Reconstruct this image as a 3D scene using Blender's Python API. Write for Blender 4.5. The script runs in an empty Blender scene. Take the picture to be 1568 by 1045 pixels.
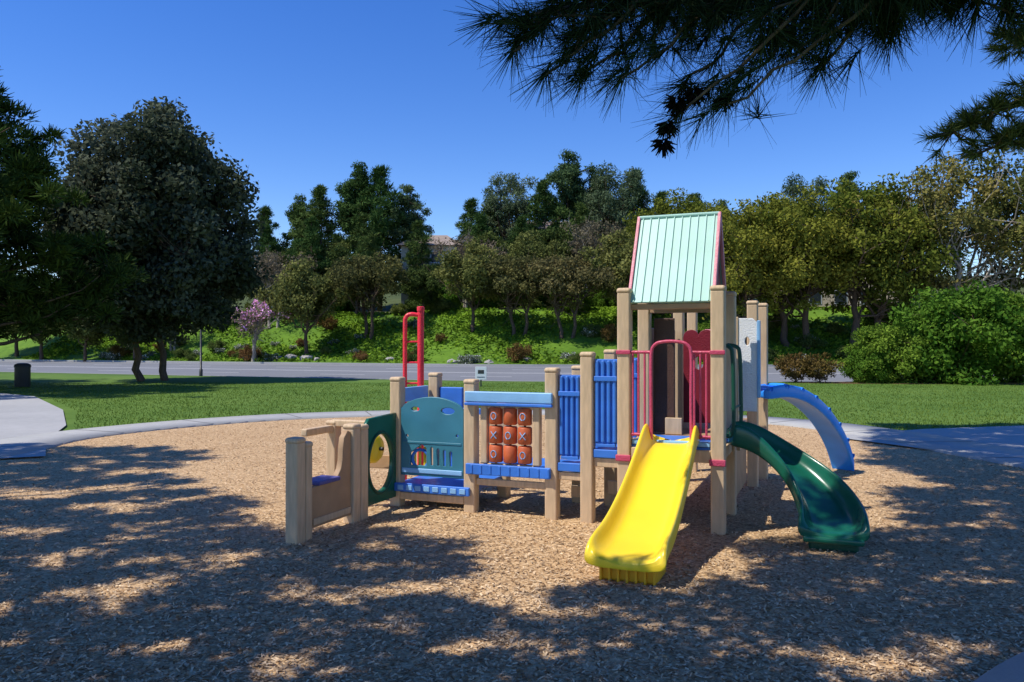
import bpy, math, numpy as np
from mathutils import Vector
rng=np.random.default_rng(7)
sc=bpy.context.scene
sc.view_settings.view_transform='Standard'; sc.view_settings.look='None'; sc.view_settings.exposure=0
SUN=np.array([-0.5,-0.2,0.84]); SUN/=np.linalg.norm(SUN)
# ------------------------------------------------------------ materials
def nodes(name):
    m=bpy.data.materials.new(name); m.use_nodes=True
    nt=m.node_tree; return m,nt,nt.nodes['Principled BSDF']
def plastic(name,col,rough=0.45,var=0.12,scale=6,bump=0.02,stretch=(1,1,1),bscale=60,spec=0.4):
    m,nt,b=nodes(name); N=nt.nodes;L=nt.links
    tc=N.new('ShaderNodeTexCoord'); mp=N.new('ShaderNodeMapping'); mp.inputs['Scale'].default_value=stretch
    L.new(tc.outputs['Object'],mp.inputs[0])
    n=N.new('ShaderNodeTexNoise'); n.inputs['Scale'].default_value=scale; n.inputs['Detail'].default_value=4
    L.new(mp.outputs[0],n.inputs['Vector'])
    cr=N.new('ShaderNodeValToRGB'); c=np.array(col)
    cr.color_ramp.elements[0].position=.3; cr.color_ramp.elements[1].position=.7
    cr.color_ramp.elements[0].color=(*np.clip(c*(1-var),0,1),1); cr.color_ramp.elements[1].color=(*np.clip(c*(1+var),0,1),1)
    L.new(n.outputs[0],cr.inputs[0]); L.new(cr.outputs[0],b.inputs['Base Color'])
    b.inputs['Roughness'].default_value=rough; b.inputs['Specular IOR Level'].default_value=spec
    n2=N.new('ShaderNodeTexNoise'); n2.inputs['Scale'].default_value=bscale; n2.inputs['Detail'].default_value=2
    L.new(mp.outputs[0],n2.inputs['Vector'])
    bp=N.new('ShaderNodeBump'); bp.inputs['Strength'].default_value=0.3; bp.inputs['Distance'].default_value=bump
    L.new(n2.outputs[0],bp.inputs['Height']); L.new(bp.outputs[0],b.inputs['Normal'])
    return m
def leafmat(name,trans=0.3,vary=0.25):
    m=bpy.data.materials.new(name); m.use_nodes=True; nt=m.node_tree;N=nt.nodes;L=nt.links
    N.remove(N['Principled BSDF']); out=N['Material Output']
    at=N.new('ShaderNodeAttribute'); at.attribute_name='Col'
    src=at.outputs['Color']
    if vary>0:
        oi=N.new('ShaderNodeObjectInfo')
        mr=N.new('ShaderNodeMapRange'); mr.inputs['To Min'].default_value=1-vary; mr.inputs['To Max'].default_value=1+vary
        L.new(oi.outputs['Random'],mr.inputs[0])
        hs=N.new('ShaderNodeHueSaturation'); L.new(at.outputs['Color'],hs.inputs['Color']); L.new(mr.outputs[0],hs.inputs['Value'])
        mr2=N.new('ShaderNodeMapRange'); mr2.inputs['To Min'].default_value=.5+.02; mr2.inputs['To Max'].default_value=.5-.025
        L.new(oi.outputs['Random'],mr2.inputs[0]); L.new(mr2.outputs[0],hs.inputs['Hue']); src=hs.outputs[0]
    d=N.new('ShaderNodeBsdfDiffuse'); L.new(src,d.inputs[0])
    if trans>0:
        t=N.new('ShaderNodeBsdfTranslucent'); L.new(src,t.inputs[0])
        mx=N.new('ShaderNodeMixShader'); mx.inputs[0].default_value=trans
        L.new(d.outputs[0],mx.inputs[1]); L.new(t.outputs[0],mx.inputs[2]); L.new(mx.outputs[0],out.inputs[0])
    else: L.new(d.outputs[0],out.inputs[0])
    return m
def ground_mat(name,stops,scales,bump,bdist,rough=.9,vor=None):
    m,nt,b=nodes(name); N=nt.nodes;L=nt.links
    tc=N.new('ShaderNodeTexCoord')
    acc=None
    for s,w in scales:
        n=N.new('ShaderNodeTexNoise'); n.inputs['Scale'].default_value=s; n.inputs['Detail'].default_value=3; n.inputs['Roughness'].default_value=.6
        L.new(tc.outputs['Object'],n.inputs['Vector'])
        k=N.new('ShaderNodeMath'); k.operation='MULTIPLY_ADD'; k.inputs[1].default_value=w
        L.new(n.outputs[0],k.inputs[0])
        if acc: L.new(acc.outputs[0],k.inputs[2])
        else: k.inputs[2].default_value=0
        acc=k
    if vor:
        v=N.new('ShaderNodeTexVoronoi'); v.inputs['Scale'].default_value=vor[0]; L.new(tc.outputs['Object'],v.inputs['Vector'])
        sp=N.new('ShaderNodeSeparateColor'); L.new(v.outputs['Color'],sp.inputs[0])
        k=N.new('ShaderNodeMath'); k.operation='MULTIPLY_ADD'; k.inputs[1].default_value=vor[1]
        L.new(sp.outputs[0],k.inputs[0]); L.new(acc.outputs[0],k.inputs[2]); acc=k
    cr=N.new('ShaderNodeValToRGB'); els=cr.color_ramp.elements
    while len(els)<len(stops): els.new(.5)
    for e,(p,c) in zip(els,stops): e.position=p; e.color=(*c,1)
    L.new(acc.outputs[0],cr.inputs[0]); L.new(cr.outputs[0],b.inputs['Base Color'])
    b.inputs['Roughness'].default_value=rough; b.inputs['Specular IOR Level'].default_value=.2
    bp=N.new('ShaderNodeBump'); bp.inputs['Strength'].default_value=bump; bp.inputs['Distance'].default_value=bdist
    L.new(acc.outputs[0],bp.inputs['Height']); L.new(bp.outputs[0],b.inputs['Normal'])
    return m
M={}
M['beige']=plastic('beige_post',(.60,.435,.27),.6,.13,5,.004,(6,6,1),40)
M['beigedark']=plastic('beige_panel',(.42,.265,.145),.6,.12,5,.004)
M['brown']=plastic('brown_panel',(.09,.045,.03),.5,.15)
M['blue']=plastic('blue_plastic',(.045,.19,.66),.45,.15,4,.003)
M['bluelt']=plastic('light_blue_plastic',(.24,.48,.78),.4,.1,4,.003)  # lighter blue; carries the sunlit look of the transfer rail
M['bluebright']=plastic('blue_climber',(.03,.28,.90),.3,.08,4,.002)
M['teal']=plastic('teal_panel',(.045,.20,.28),.4,.1,4,.002)
M['green']=plastic('green_slide',(.008,.11,.065),.25,.1,4,.001,spec=.5)
M['greendk']=plastic('green_metal',(.008,.075,.045),.35,.1)
M['yellow']=plastic('yellow_slide',(.95,.67,.03),.32,.05,3,.001,spec=.5)
M['yellowdk']=plastic('yellow_shaded',(.80,.42,.02),.45,.08,3,.002)  # shaded tone of the slide yellow, put into the foot's colour
M['orange']=plastic('orange_block',(.55,.12,.04),.5,.15,6,.002)
M['red']=plastic('red_pole',(.85,.035,.06),.35,.08)
M['pink']=plastic('magenta_rail',(.56,.07,.14),.38,.1)
M['maroon']=plastic('maroon_panel',(.22,.015,.03),.45,.1)
M['purple']=plastic('purple_seat',(.09,.09,.30),.5,.1)
M['white']=plastic('white_panel',(.80,.81,.82),.5,.04)
M['roof']=plastic('mint_roof',(.39,.65,.58),.4,.06,3,.001)
M['rooftrim']=plastic('roof_trim',(.72,.26,.32),.45,.08)
M['metal']=plastic('dark_metal',(.05,.05,.05),.4,.1)
M['leaf']=leafmat('foliage',.22)
M['needle']=leafmat('needles',0,.12)
M['bark']=plastic('bark',(.12,.085,.06),.95,.4,8,.05,(3,3,.6),14,spec=.1)
M['barkpale']=plastic('pale_bark',(.36,.31,.25),.95,.3,8,.03,(3,3,.6),14,spec=.1)
M['mulch']=ground_mat('wood_mulch',[(.22,(.12,.062,.028)),(.45,(.40,.245,.12)),(.68,(.66,.45,.245)),(.9,(.80,.60,.37))],[(.35,.25),(14,.3),(60,.25)],.9,.025,.95,(55,.35))
M['lawn']=ground_mat('lawn_grass',[(.3,(.048,.105,.012)),(.5,(.09,.165,.023)),(.7,(.145,.225,.04))],[(.25,.45),(1.2,.3),(25,.3)],.6,.05)
M['bank']=ground_mat('bank_groundcover',[(.3,(.04,.075,.012)),(.45,(.085,.17,.014)),(.62,(.15,.27,.022)),(.8,(.17,.15,.05))],[(.07,.45),(.5,.3),(3,.25)],.8,.3)
M['hill']=ground_mat('hillside',[(.3,(.03,.05,.012)),(.5,(.06,.08,.02)),(.65,(.10,.12,.035)),(.8,(.17,.14,.07))],[(.07,.45),(.5,.3),(3,.25)],.8,.3)
M['asphalt']=ground_mat('asphalt',[(.3,(.15,.155,.165)),(.7,(.23,.235,.245))],[(.1,.4),(3,.2),(60,.4)],.3,.01)
M['concrete']=ground_mat('concrete',[(.3,(.30,.30,.29)),(.7,(.45,.44,.42))],[(.4,.4),(5,.3),(80,.3)],.3,.006)
M['joint']=ground_mat('joint',[(.3,(.12,.12,.11)),(.7,(.16,.16,.15))],[(3,.9)],.1,.005)
M['paint']=ground_mat('road_paint',[(.3,(.6,.6,.58)),(.7,(.8,.8,.78))],[(3,.5),(30,.4)],.2,.004)
M['bed']=ground_mat('planting_bed',[(.3,(.10,.05,.03)),(.7,(.25,.13,.07))],[(1,.4),(15,.5)],.6,.05)
M['stucco']=plastic('stucco',(.68,.57,.42),.9,.06)
M['tile']=plastic('roof_tile',(.30,.24,.20),.9,.2,3,.03)
M['glass']=plastic('window_glass',(.03,.04,.05),.15,.1)
M['rock']=plastic('rock',(.33,.31,.28),.9,.2,3,.05)
# ------------------------------------------------------------ mesh accumulators
class Q:
    def __init__(s): s.v=[];s.f=[];s.m=[];s.c=[];s.n=0
    def add(s,v,f,mat=0,col=(1,1,1)):
        v=np.asarray(v,float); f=np.asarray(f,int)
        s.v.append(v); s.f.append(f+s.n); s.m.append(np.full(len(f),mat)); 
        c=np.asarray(col,float)
        if c.ndim==1: c=np.tile(c,(len(v),1))
        s.c.append(c); s.n+=len(v)
    def mesh(s,name,mats,smooth=None):
        v=np.concatenate(s.v);f=np.concatenate(s.f);m=np.concatenate(s.m);c=np.concatenate(s.c)
        me=bpy.data.meshes.new(name); me.vertices.add(len(v)); me.vertices.foreach_set('co',v.ravel())
        me.loops.add(len(f)*4); me.loops.foreach_set('vertex_index',f.ravel().astype(np.int32))
        me.polygons.add(len(f)); me.polygons.foreach_set('loop_start',np.arange(len(f),dtype=np.int32)*4)
        me.polygons.foreach_set('loop_total',np.full(len(f),4,dtype=np.int32))
        for k in mats: me.materials.append(M[k])
        me.polygons.foreach_set('material_index',m.astype(np.int32))
        if smooth is not None: me.polygons.foreach_set('use_smooth',np.isin(m,smooth))
        a=me.color_attributes.new('Col','FLOAT_COLOR','POINT')
        a.data.foreach_set('color',np.hstack([c,np.ones((len(c),1))]).ravel())
        me.update(calc_edges=True); me.validate(); return me
def obj(name,me,loc=(0,0,0),rz=0,sc_=1,parent=None):
    o=bpy.data.objects.new(name,me); bpy.context.collection.objects.link(o)
    o.location=loc; o.rotation_euler=(0,0,rz)
    o.scale=(sc_,)*3 if np.isscalar(sc_) else sc_
    if parent: o.parent=parent
    return o
def nrm(a): return a/np.maximum(np.linalg.norm(a,axis=-1,keepdims=True),1e-9)
def tube(q,pts,rad,mat=0,n=7,col=(1,1,1)):
    pts=np.asarray(pts,float); rad=np.broadcast_to(rad,(len(pts),)).astype(float)
    t=nrm(np.gradient(pts,axis=0)); ref=np.array([.3,.2,1.]) if abs(t[0][2])<.9 else np.array([1.,.1,0])
    u=nrm(np.cross(t,ref)); w=np.cross(t,u)
    a=np.linspace(0,2*np.pi,n,endpoint=False)
    v=pts[:,None]+rad[:,None,None]*(np.cos(a)[None,:,None]*u[:,None]+np.sin(a)[None,:,None]*w[:,None])
    k=len(pts); f=[[i*n+j,i*n+(j+1)%n,(i+1)*n+(j+1)%n,(i+1)*n+j] for i in range(k-1) for j in range(n)]
    q.add(v.reshape(-1,3),f,mat,col)
def bez(a,b,lift=0,k=6,wob=0):
    a=np.array(a,float);b=np.array(b,float);t=np.linspace(0,1,k)[:,None]
    p=a+(b-a)*t; p[:,2]+=lift*np.sin(t[:,0]*np.pi)
    if wob: p[1:-1]+=rng.normal(0,wob,(k-2,3))
    return p
def leaves(q,c,size,col,out,mat=1,asp=.55,bias=.6):
    n=len(c); nn=nrm(nrm(rng.normal(size=(n,3)))+out*bias+np.array([0,0,.35]))
    t=nrm(np.cross(nn,rng.normal(size=(n,3)))); b=np.cross(nn,t); s=size[:,None]
    v=np.stack([c-t*s,c-b*s*asp,c+t*s,c+b*s*asp],1).reshape(-1,3)
    q.add(v,np.arange(4*n).reshape(-1,4),mat,np.repeat(col,4,0))
def needles(q,p,d,l,w,col,mat=1):
    n=len(p); s=nrm(np.cross(d,rng.normal(size=(n,3))))*np.reshape(w,(-1,1)); tip=p+d*np.reshape(l,(-1,1))
    v=np.stack([p-s,p+s,tip+s*.25,tip-s*.25],1).reshape(-1,3)
    q.add(v,np.arange(4*n).reshape(-1,4),mat,np.repeat(col,4,0))
def catmull(P,k=8):
    P=np.asarray(P,float);n=len(P);out=[]
    for i in range(n):
        p0,p1,p2,p3=P[i-1],P[i],P[(i+1)%n],P[(i+2)%n]
        for t in np.linspace(0,1,k,endpoint=False):
            out.append(.5*((2*p1)+(-p0+p2)*t+(2*p0-5*p1+4*p2-p3)*t*t+(-p0+3*p1-3*p2+p3)*t**3))
    return np.array(out)
# ------------------------------------------------------------ terrain
def yn(x): return 38+.215*(np.sqrt(x*x+16)-x)
def sstep(t): t=np.clip(t,0,1); return t*t*(3-2*t)
def hz(x,y):
    q=(y-yn(x))*.93; s=q-18
    z=.36+4.8*sstep(s/15)+9*sstep((s-13)/70)+ .35*np.sin(x*.21+1)*np.sin(y*.17)*sstep(s/10)
    return np.where(q<0,0,np.where(q<18,-.12+.02*q,z))
def build_ground():
    xs=np.concatenate([[-900,-500,-300],np.arange(-200,201,4),[300,500,900]]).astype(float)
    qs=np.array([-400,-150,-80,-50,-40,-30,-20,-12,-6,-2,-.15,.0,18,18.15]+list(np.arange(19.5,60,2.))+[64,70,76,84,92,100,120,160,300,900.])
    V=[]
    for q in qs:
        y=yn(xs)+q/.93
        z=np.zeros_like(xs) if q<=-.15 else (np.full_like(xs,-.5) if q<=18 else hz(xs,y))
        V.append(np.stack([xs,y,z],1))
    V=np.concatenate(V); nx=len(xs); Qm=Q(); F=[[],[],[]]
    for i in range(len(qs)-1):
        for j in range(nx-1):
            F[0 if qs[i]<18 else (1 if qs[i]<32 else 2)].append([i*nx+j,i*nx+j+1,(i+1)*nx+j+1,(i+1)*nx+j])
    Qm.add(V,F[0],0)
    for m in (1,2): Qm.f.append(np.array(F[m])); Qm.m.append(np.full(len(F[m]),m))
    obj('ground',Qm.mesh('ground',['lawn','bank','hill'],smooth=[0,1,2]))
build_ground()
def strip(name,q0,q1,dz0,dz1,mat,x0=-200,x1=200,step=2):
    xs=np.arange(x0,x1+.01,step); a=[];b=[]
    for x in xs:
        for (qq,dz,L) in ((q0,dz0,a),(q1,dz1,b)):
            L.append((x,yn(x)+qq/.93,dz))
    n=len(xs); V=np.array(a+b); F=[[i,i+1,n+i+1,n+i] for i in range(n-1)]
    Qm=Q(); Qm.add(V,F); return Qm
rd=strip('road',0,18,-.12,.24,'asphalt'); obj('road',rd.mesh('road',['asphalt']))
def kerb(q0,q1,zt,zb):
    Qm=Q()
    for (a,b,c,d) in ((q0,q1,zt,zt),(q0,q0,zb,zt),(q1,q1,zb,zt)):
        s=strip('',a,b,c,d,''); Qm.add(s.v[0],s.f[0])
    return Qm
obj('kerb',kerb(-.16,.02,.012,-.3).mesh('kerb',['concrete']))
obj('kerb',kerb(17.98,18.18,.375,-.1).mesh('kerb2',['concrete']))
mk=Q()
def mark(qc,w,x0,x1,step=2):
    z=-.12+.02*qc+.006
    s=strip('',qc-w/2,qc+w/2,z-.01*w,z+.01*w,'',x0,x1,step); mk.add(s.v[0],s.f[0])
mark(1.6,.14,-200,200); mark(16.4,.14,-200,200)
for x in np.arange(-120,120,9.): mark(5.2,.13,x,x+3,1.5); mark(12.8,.13,x+3,x+6,1.5)
mark(8.8,.13,-200,200); mark(9.2,.13,-200,200)
obj('road_marking',mk.mesh('road_marking',['paint']))
# ------------------------------------------------------------ mulch + paths
MB=catmull([(-7.8,12),(-7.9,14.6),(-6.8,16.8),(-5.0,18.5),(-2.6,19.4),(.3,19.7),(3.4,19.1),(5.7,17.3),(6.6,15.2),(6.9,13.1),(7.3,10.6),(7.2,8.0),(6.0,6.3),(4.3,5.2),(2.9,4.4),(2.0,3.7),(.6,2.6),(-3,1.8),(-7,2.8),(-9.3,6),(-8.9,9.5)],6)
def ngon(name,pts,z,mat):
    me=bpy.data.meshes.new(name); me.from_pydata([(p[0],p[1],z) for p in pts],[],[list(range(len(pts)))]); me.materials.append(M[mat]); me.update()
    if me.polygons[0].normal.z<0: me.flip_normals()
    return obj(name,me)
ngon('mulch_ground',MB,.012,'mulch')
def poly_off(P,d):
    t=nrm(np.roll(P,-1,0)-np.roll(P,1,0)); n=np.stack([t[:,1],-t[:,0]],1)
    c=P.mean(0); s=np.sign(((P-c)*n).sum(1).mean()); return P+n*s*d
OUT=poly_off(MB,1.4).copy()
wq=Q(); n=len(MB)
V=np.concatenate([np.c_[MB,np.full(n,-.02)],np.c_[MB,np.full(n,.045)],np.c_[OUT,np.full(n,.045)],np.c_[OUT,np.full(n,-.02)]])
F=[[k*n+i,k*n+(i+1)%n,(k+1)*n+(i+1)%n,(k+1)*n+i] for k in range(3) for i in range(n)]
wq.add(V,F,0)
acc=0
for i in range(n):
    acc+=np.linalg.norm(MB[(i+1)%n]-MB[i])
    if acc>1.7:
        acc=0; t=nrm(OUT[(i+1)%n]-OUT[i]); t2=nrm(MB[(i+1)%n]-MB[i])
        wq.add([(*(MB[i]),.049),(*(MB[i]+t2*.025),.049),(*(OUT[i]+t*.025),.049),(*OUT[i],.049)],[[0,1,2,3]],1)
obj('walkway',wq.mesh('walkway',['concrete','joint']))
def pathstrip(name,C,w,z):
    C=np.array(C,float); t=nrm(np.gradient(C,axis=0)); nn=np.stack([-t[:,1],t[:,0]],1); w=np.array(w)[:,None]
    a=C-nn*w/2;b=C+nn*w/2;k=len(C); q=Q()
    q.add(np.concatenate([np.c_[a,np.full(k,z)],np.c_[b,np.full(k,z)]]),[[i,i+1,k+i+1,k+i] for i in range(k-1)],0)
    obj(name,q.mesh(name,['concrete']))
pathstrip('path',[(-8.6,11.5),(-9.6,13.6),(-10.5,16.5),(-12.7,20.5),(-16.8,26),(-22,30),(-30,32)],[3.0,2.6,1.9,1.6,1.6,1.6,1.6],.040)
pathstrip('path',[(7.2,12.3),(9.5,13.4),(13,14.5),(20,16),(40,18)],[5.6,5.8,5.5,5,5],.040)
ngon('planting_bed',[(22+8.5*math.cos(a),37.0+1.4*math.sin(a)) for a in np.linspace(0,6.28,40)[:-1]],.008,'bed')
ngon('planting_bed',[(-17.0+3.4*math.cos(a),20.0+4.2*math.sin(a)) for a in np.linspace(0,6.28,40)[:-1]],.008,'bed')
def inside(P,x,y):
    r=np.zeros(len(x),bool); j=len(P)-1
    for i in range(len(P)):
        c=((P[i,1]>y)!=(P[j,1]>y))&(x<(P[j,0]-P[i,0])*(y-P[i,1])/(P[j,1]-P[i,1]+1e-12)+P[i,0]); r^=c; j=i
    return r
N_=110000; d=3.2*np.exp(rng.random(N_)*np.log(19.5/3.2)); x=(rng.random(N_)*2-1)*.75*d
ok=inside(MB,x,d); x=x[ok];d=d[ok]; k=len(x)
ang=rng.random(k)*6.28; T=nrm(np.stack([np.cos(ang),np.sin(ang),rng.normal(0,.25,k)],1)); B=nrm(np.cross(np.tile([0,0,1.],(k,1))+rng.normal(0,.3,(k,3)),T))
L_=(rng.uniform(.006,.020,k))[:,None]; W_=(rng.uniform(.003,.007,k))[:,None]; C=np.stack([x,d,np.full(k,.018)+rng.random(k)*.008],1)
V=np.stack([C-T*L_-B*W_,C+T*L_-B*W_,C+T*L_+B*W_,C-T*L_+B*W_],1).reshape(-1,3)
tt=rng.random(k)[:,None]; col=np.array([.18,.10,.05])*(1-tt)+np.array([.80,.60,.38])*tt
cq=Q(); cq.add(V,np.arange(4*k).reshape(-1,4),0,np.repeat(col,4,0))
M['chip']=leafmat('wood_chip',.0,.0)
obj('wood_chips',cq.mesh('wood_chips',['chip']))
N_=100000; d=rng.uniform(14,37,N_)**1.0; x=(rng.random(N_)*2-1)*.72*d
pl=np.array([(-7.0,11.5),(-8,13.6),(-9.4,16.8),(-11.7,21),(-16,26.8),(-22,30.9),(-30,32.9),(-30,31),(-22,29.0),(-17.4,25),(-13.6,19.8),(-11.6,16),(-11,13),(-10.3,11)])
pr=np.array([(6,9),(40,15.5),(40,20.5),(20,18.5),(13,17.3),(9,16.3),(6,15)])
ok=~inside(OUT,x,d)&~inside(pl,x,d)&~inside(pr,x,d)&(((x+17)/3.4)**2+((d-20)/4.2)**2>1); x=x[ok];d=d[ok];k=len(x)
p=np.stack([x,d,np.zeros(k)],1); dr=nrm(rng.normal(0,.45,(k,3))+[0,0,1])
pat=np.clip(.5+.3*np.sin(x*.7+np.sin(d*.5))*np.sin(d*.9+x*.2),0,1)
tt=np.clip(.5*rng.random(k)+.5*pat,0,1)[:,None]; col=np.array([.050,.105,.010])*(1-tt)+np.array([.18,.26,.05])*tt
gq=Q(); needles(gq,p,dr,rng.uniform(.03,.06,k),rng.uniform(.005,.012,k),col,0)
obj('grass',gq.mesh('grass',['leaf']))
# ------------------------------------------------------------ tree generators
def mix(c0,c1,t): t=np.reshape(t,(-1,1)); return np.array(c0)*(1-t)+np.array(c1)*t
def broad(name,H,R,base,nclump,nleaf,ls,c0,c1,trunk_r=.2,bark='bark',ntrunk=1,fill=.35,flat=1.,csz=.24,twig=0,flower=None,lobe=.16,low=0,taper=0,asp=.55,bias=.6,zsq=.8):
    q=Q(); ch=(H-base)/2; cz=base+ch
    u=nrm(rng.normal(size=(nclump,3))); r=rng.random(nclump)**fill
    lob=1+lobe*np.sin(3*np.arctan2(u[:,1],u[:,0])+rng.random()*6)+.1*lobe/.16*np.clip(rng.normal(size=nclump),-1.6,1.2)
    C=u*r[:,None]*np.array([R,R,ch])*.86; C[:,:2]*=lob[:,None]; C[:,2]*=(1+.06*rng.normal(size=nclump))
    if low: s=np.clip(-C[:,2]/ch,0,1); C[:,:2]*=(1+low*s)[:,None]
    if taper: s=(C[:,2]/ch+1)/2; C[:,:2]*=np.clip(1.25-taper*s,.15,2)[:,None]
    C[:,2]=C[:,2]*flat+cz
    cr=R*csz*rng.uniform(.6,1.25,nclump)
    forks=[]
    for t in range(ntrunk):
        off=np.array([(t-(ntrunk-1)/2)*R*.22,0,0]); top=np.array([rng.normal(0,.06*R),rng.normal(0,.06*R),base+ch*(.45 if not taper else 1.6)])+off*1.8
        pth=bez(off,top,0,7,R*.018); tube(q,pth,np.linspace(trunk_r*1.25,trunk_r*.55,7),0,9); forks.append(pth)
    order=rng.permutation(nclump); ends=[]
    for n_,i in enumerate(order):
        if n_<26:
            pth=forks[rng.integers(ntrunk)]; s=pth[rng.integers(3,7)]
            if taper: s=pth[np.argmin(abs(pth[:,2]-(C[i,2]-.15*R)))]
            elif C[i,2]<s[2]-.3*ch: s=pth[3]
            b=bez(s,C[i],-.05*R,6,R*.03); tube(q,b,np.linspace(trunk_r*.42,trunk_r*.1,6),0,5); ends.append(b)
            if n_==min(25,nclump-1): E=np.concatenate(ends)
        else:
            j=np.argmin(np.linalg.norm(E-C[i],axis=1)); tube(q,bez(E[j],C[i],0,4,R*.015),np.linspace(trunk_r*.14,trunk_r*.05,4),0,4)
    for _ in range(twig):
        s=E[rng.integers(len(E))]; e=s+nrm(s-np.array([0,0,base]))*R*rng.uniform(.12,.35)+rng.normal(0,.1*R,3)
        tube(q,bez(s,e,0,4,R*.015),np.linspace(trunk_r*.14,trunk_r*.03,4),0,4)
    per=rng.multinomial(nleaf,cr**2/np.sum(cr**2))
    idx=np.repeat(np.arange(nclump),per); k=len(idx)
    dd=nrm(rng.normal(size=(k,3))); rr=rng.random(k)**.5
    P=C[idx]+dd*(rr*cr[idx])[:,None]*np.array([1,1,zsq])+rng.normal(0,ls*.5,(k,3))
    ct=rng.random(nclump); tcol=np.clip(.65*ct[idx]+.35*rng.random(k)+rng.normal(0,.08,k),0,1)
    col=mix(c0,c1,tcol)
    if flower is not None:
        fm=rng.random(k)<flower[1]*(np.clip((P[:,2]-base)/(H-base),0,1)*1.5); col[fm]=np.array(flower[0])*rng.uniform(.7,1.2,(fm.sum(),1))
    leaves(q,P,ls*rng.uniform(.6,1.3,k),col,dd,asp=asp,bias=bias)
    return q.mesh(name,[bark,'leaf'],smooth=[0])
def conifer(name,H,R,base,nb,nn,c0,c1,nl=.35,trunk_r=.22,jag=.3,nw=.2):
    q=Q(); tube(q,bez((0,0,0),(rng.normal(0,.3),rng.normal(0,.3),H*.97),0,8,.06),np.linspace(trunk_r,trunk_r*.15,8),0,8)
    Cs=[]
    for i in range(nb):
        f=(i+rng.random())/nb; z=base+(H-base)*f; a=i*2.4+rng.normal(0,.5)
        L=R*(1-f**1.6)*rng.uniform(1-jag,1+jag*.6)*(.75+.25*math.sin(f*3.1))+.25
        e=np.array([math.cos(a)*L,math.sin(a)*L,z+L*rng.uniform(.05,.35)])
        b=bez((0,0,z-.15*L),e,-.08*L,6,.03*L); tube(q,b,np.linspace(trunk_r*.3*(1-.6*f),.02,6),0,4)
        m=max(3,int(L*2.6))
        for k in range(m):
            t=rng.uniform(.3,1.05); p=b[0]+(e-b[0])*t; p=p+rng.normal(0,.13*L+.1,3)*np.array([1,1,.45]); Cs.append((p,rng.uniform(.28,.55)*(.6+.12*R)))
    Cc=np.array([c[0] for c in Cs]); cr=np.array([c[1] for c in Cs]); n=len(Cc)
    idx=rng.integers(0,n,nn); dd=nrm(rng.normal(size=(nn,3))+[0,0,.3]); P=Cc[idx]+dd*(rng.random(nn)**.6*cr[idx])[:,None]*np.array([1,1,.65])
    ct=rng.random(n); col=mix(c0,c1,np.clip(.6*ct[idx]+.4*rng.random(nn),0,1))
    needles(q,P,nrm(dd+[0,0,.35]+rng.normal(0,.3,(nn,3))),nl*rng.uniform(.6,1.2,nn),nl*nw,col)
    return q.mesh(name,['bark','needle'],smooth=[0])
def place(name,me,x,y,s=1,rz=None,dz=0):
    rz=rng.random()*6.28 if rz is None else rz
    return obj(name,me,(x,y,float(hz(np.float64(x),np.float64(y)))-.05+dz),rz,s)
oak=broad('oak_tree',14.9,5.7,1.0,360,88000,.15,(.022,.036,.018),(.12,.14,.09),.17,fill=.28,ntrunk=2,csz=.19,twig=6,lobe=.03,low=.10)
obj('oak_tree',oak,(-17.9,39.0,0),0.9,.93)
pn=conifer('pine_tree',12.4,5.0,2.4,64,70000,(.011,.026,.010),(.085,.125,.026),.30,.28,.5,.10)
obj('pine_tree',pn,(-20.6,29.5,0),0)
pn2=conifer('pine_tree_b',10.0,4.4,1.6,44,20000,(.012,.026,.010),(.06,.09,.025),.34,.25,.45,.13)
obj('pine_tree',pn2,(-27.5,36,0),2)
obj('pine_tree',pn2,(-25.0,30.5,0),1,1.15)
midA=broad('tree_a',8.8,4.4,2.6,84,15000,.15,(.065,.09,.025),(.19,.205,.06),.16,fill=.5,csz=.2,twig=50)
midB=broad('tree_b',8.2,4.6,2.6,72,11000,.15,(.09,.09,.035),(.225,.20,.07),.15,fill=.55,csz=.2,twig=90,ntrunk=2)
bare=broad('tree_c',8.6,3.9,2.6,50,3500,.13,(.10,.085,.05),(.20,.17,.11),.13,fill=.6,csz=.22,twig=190,ntrunk=2,bark='barkpale')
dk=broad('tree_d',8.5,4.2,1.5,80,12000,.17,(.040,.068,.020),(.12,.155,.042),.16,fill=.45,csz=.2,twig=20,lobe=.25)
for i,(x,y,m,s) in enumerate([(-18.0,68.5,0,.95),(-12.9,70,1,1.0),(-3.4,68,0,.9),(.6,66.5,1,.9),(4.6,65.5,1,.92),(9.6,66,0,.98),(14.2,66,1,1.05),(-23.5,77,2,1.0),(-4.5,76,2,.95),(2.2,76,0,.85),(-29,80,0,.8),(-37,84,1,1),(-45,88,0,1.1),(8,77,2,1.15),(-15.5,78,3,.85),(-33,76,2,.8),
     (-24.5,85,3,.9),(-20.5,84,3,.95),(-8.4,74,3,.62),(-1.2,82,3,.95),(5.0,83,3,1.0),(10.5,81,3,1.0),(15.5,80,3,1.1),(21,78,3,1.1),(-41,75,3,.9),(-35.5,73.5,3,.8),(-47,78,3,1.0),(-52,82,3,1.1)]):
    place('deciduous_tree',[midA,midB,bare,dk][m],x,y,s)
pk=dict(asp=.28,bias=.9,zsq=.6)
cA=broad('pine_c',14.5,3.4,3.0,110,20000,.20,(.028,.062,.020),(.11,.175,.048),.22,fill=.45,csz=.20,lobe=.3,taper=.95,**pk)
cB=broad('pine_d',15.0,4.0,4.0,90,17000,.20,(.035,.070,.032),(.13,.19,.075),.22,fill=.5,csz=.19,lobe=.4,taper=.75,**pk)
cC=conifer('pine_e',14,3.8,2.5,50,18000,(.028,.062,.018),(.11,.17,.045),.42,.25,.6,.12)
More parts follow.
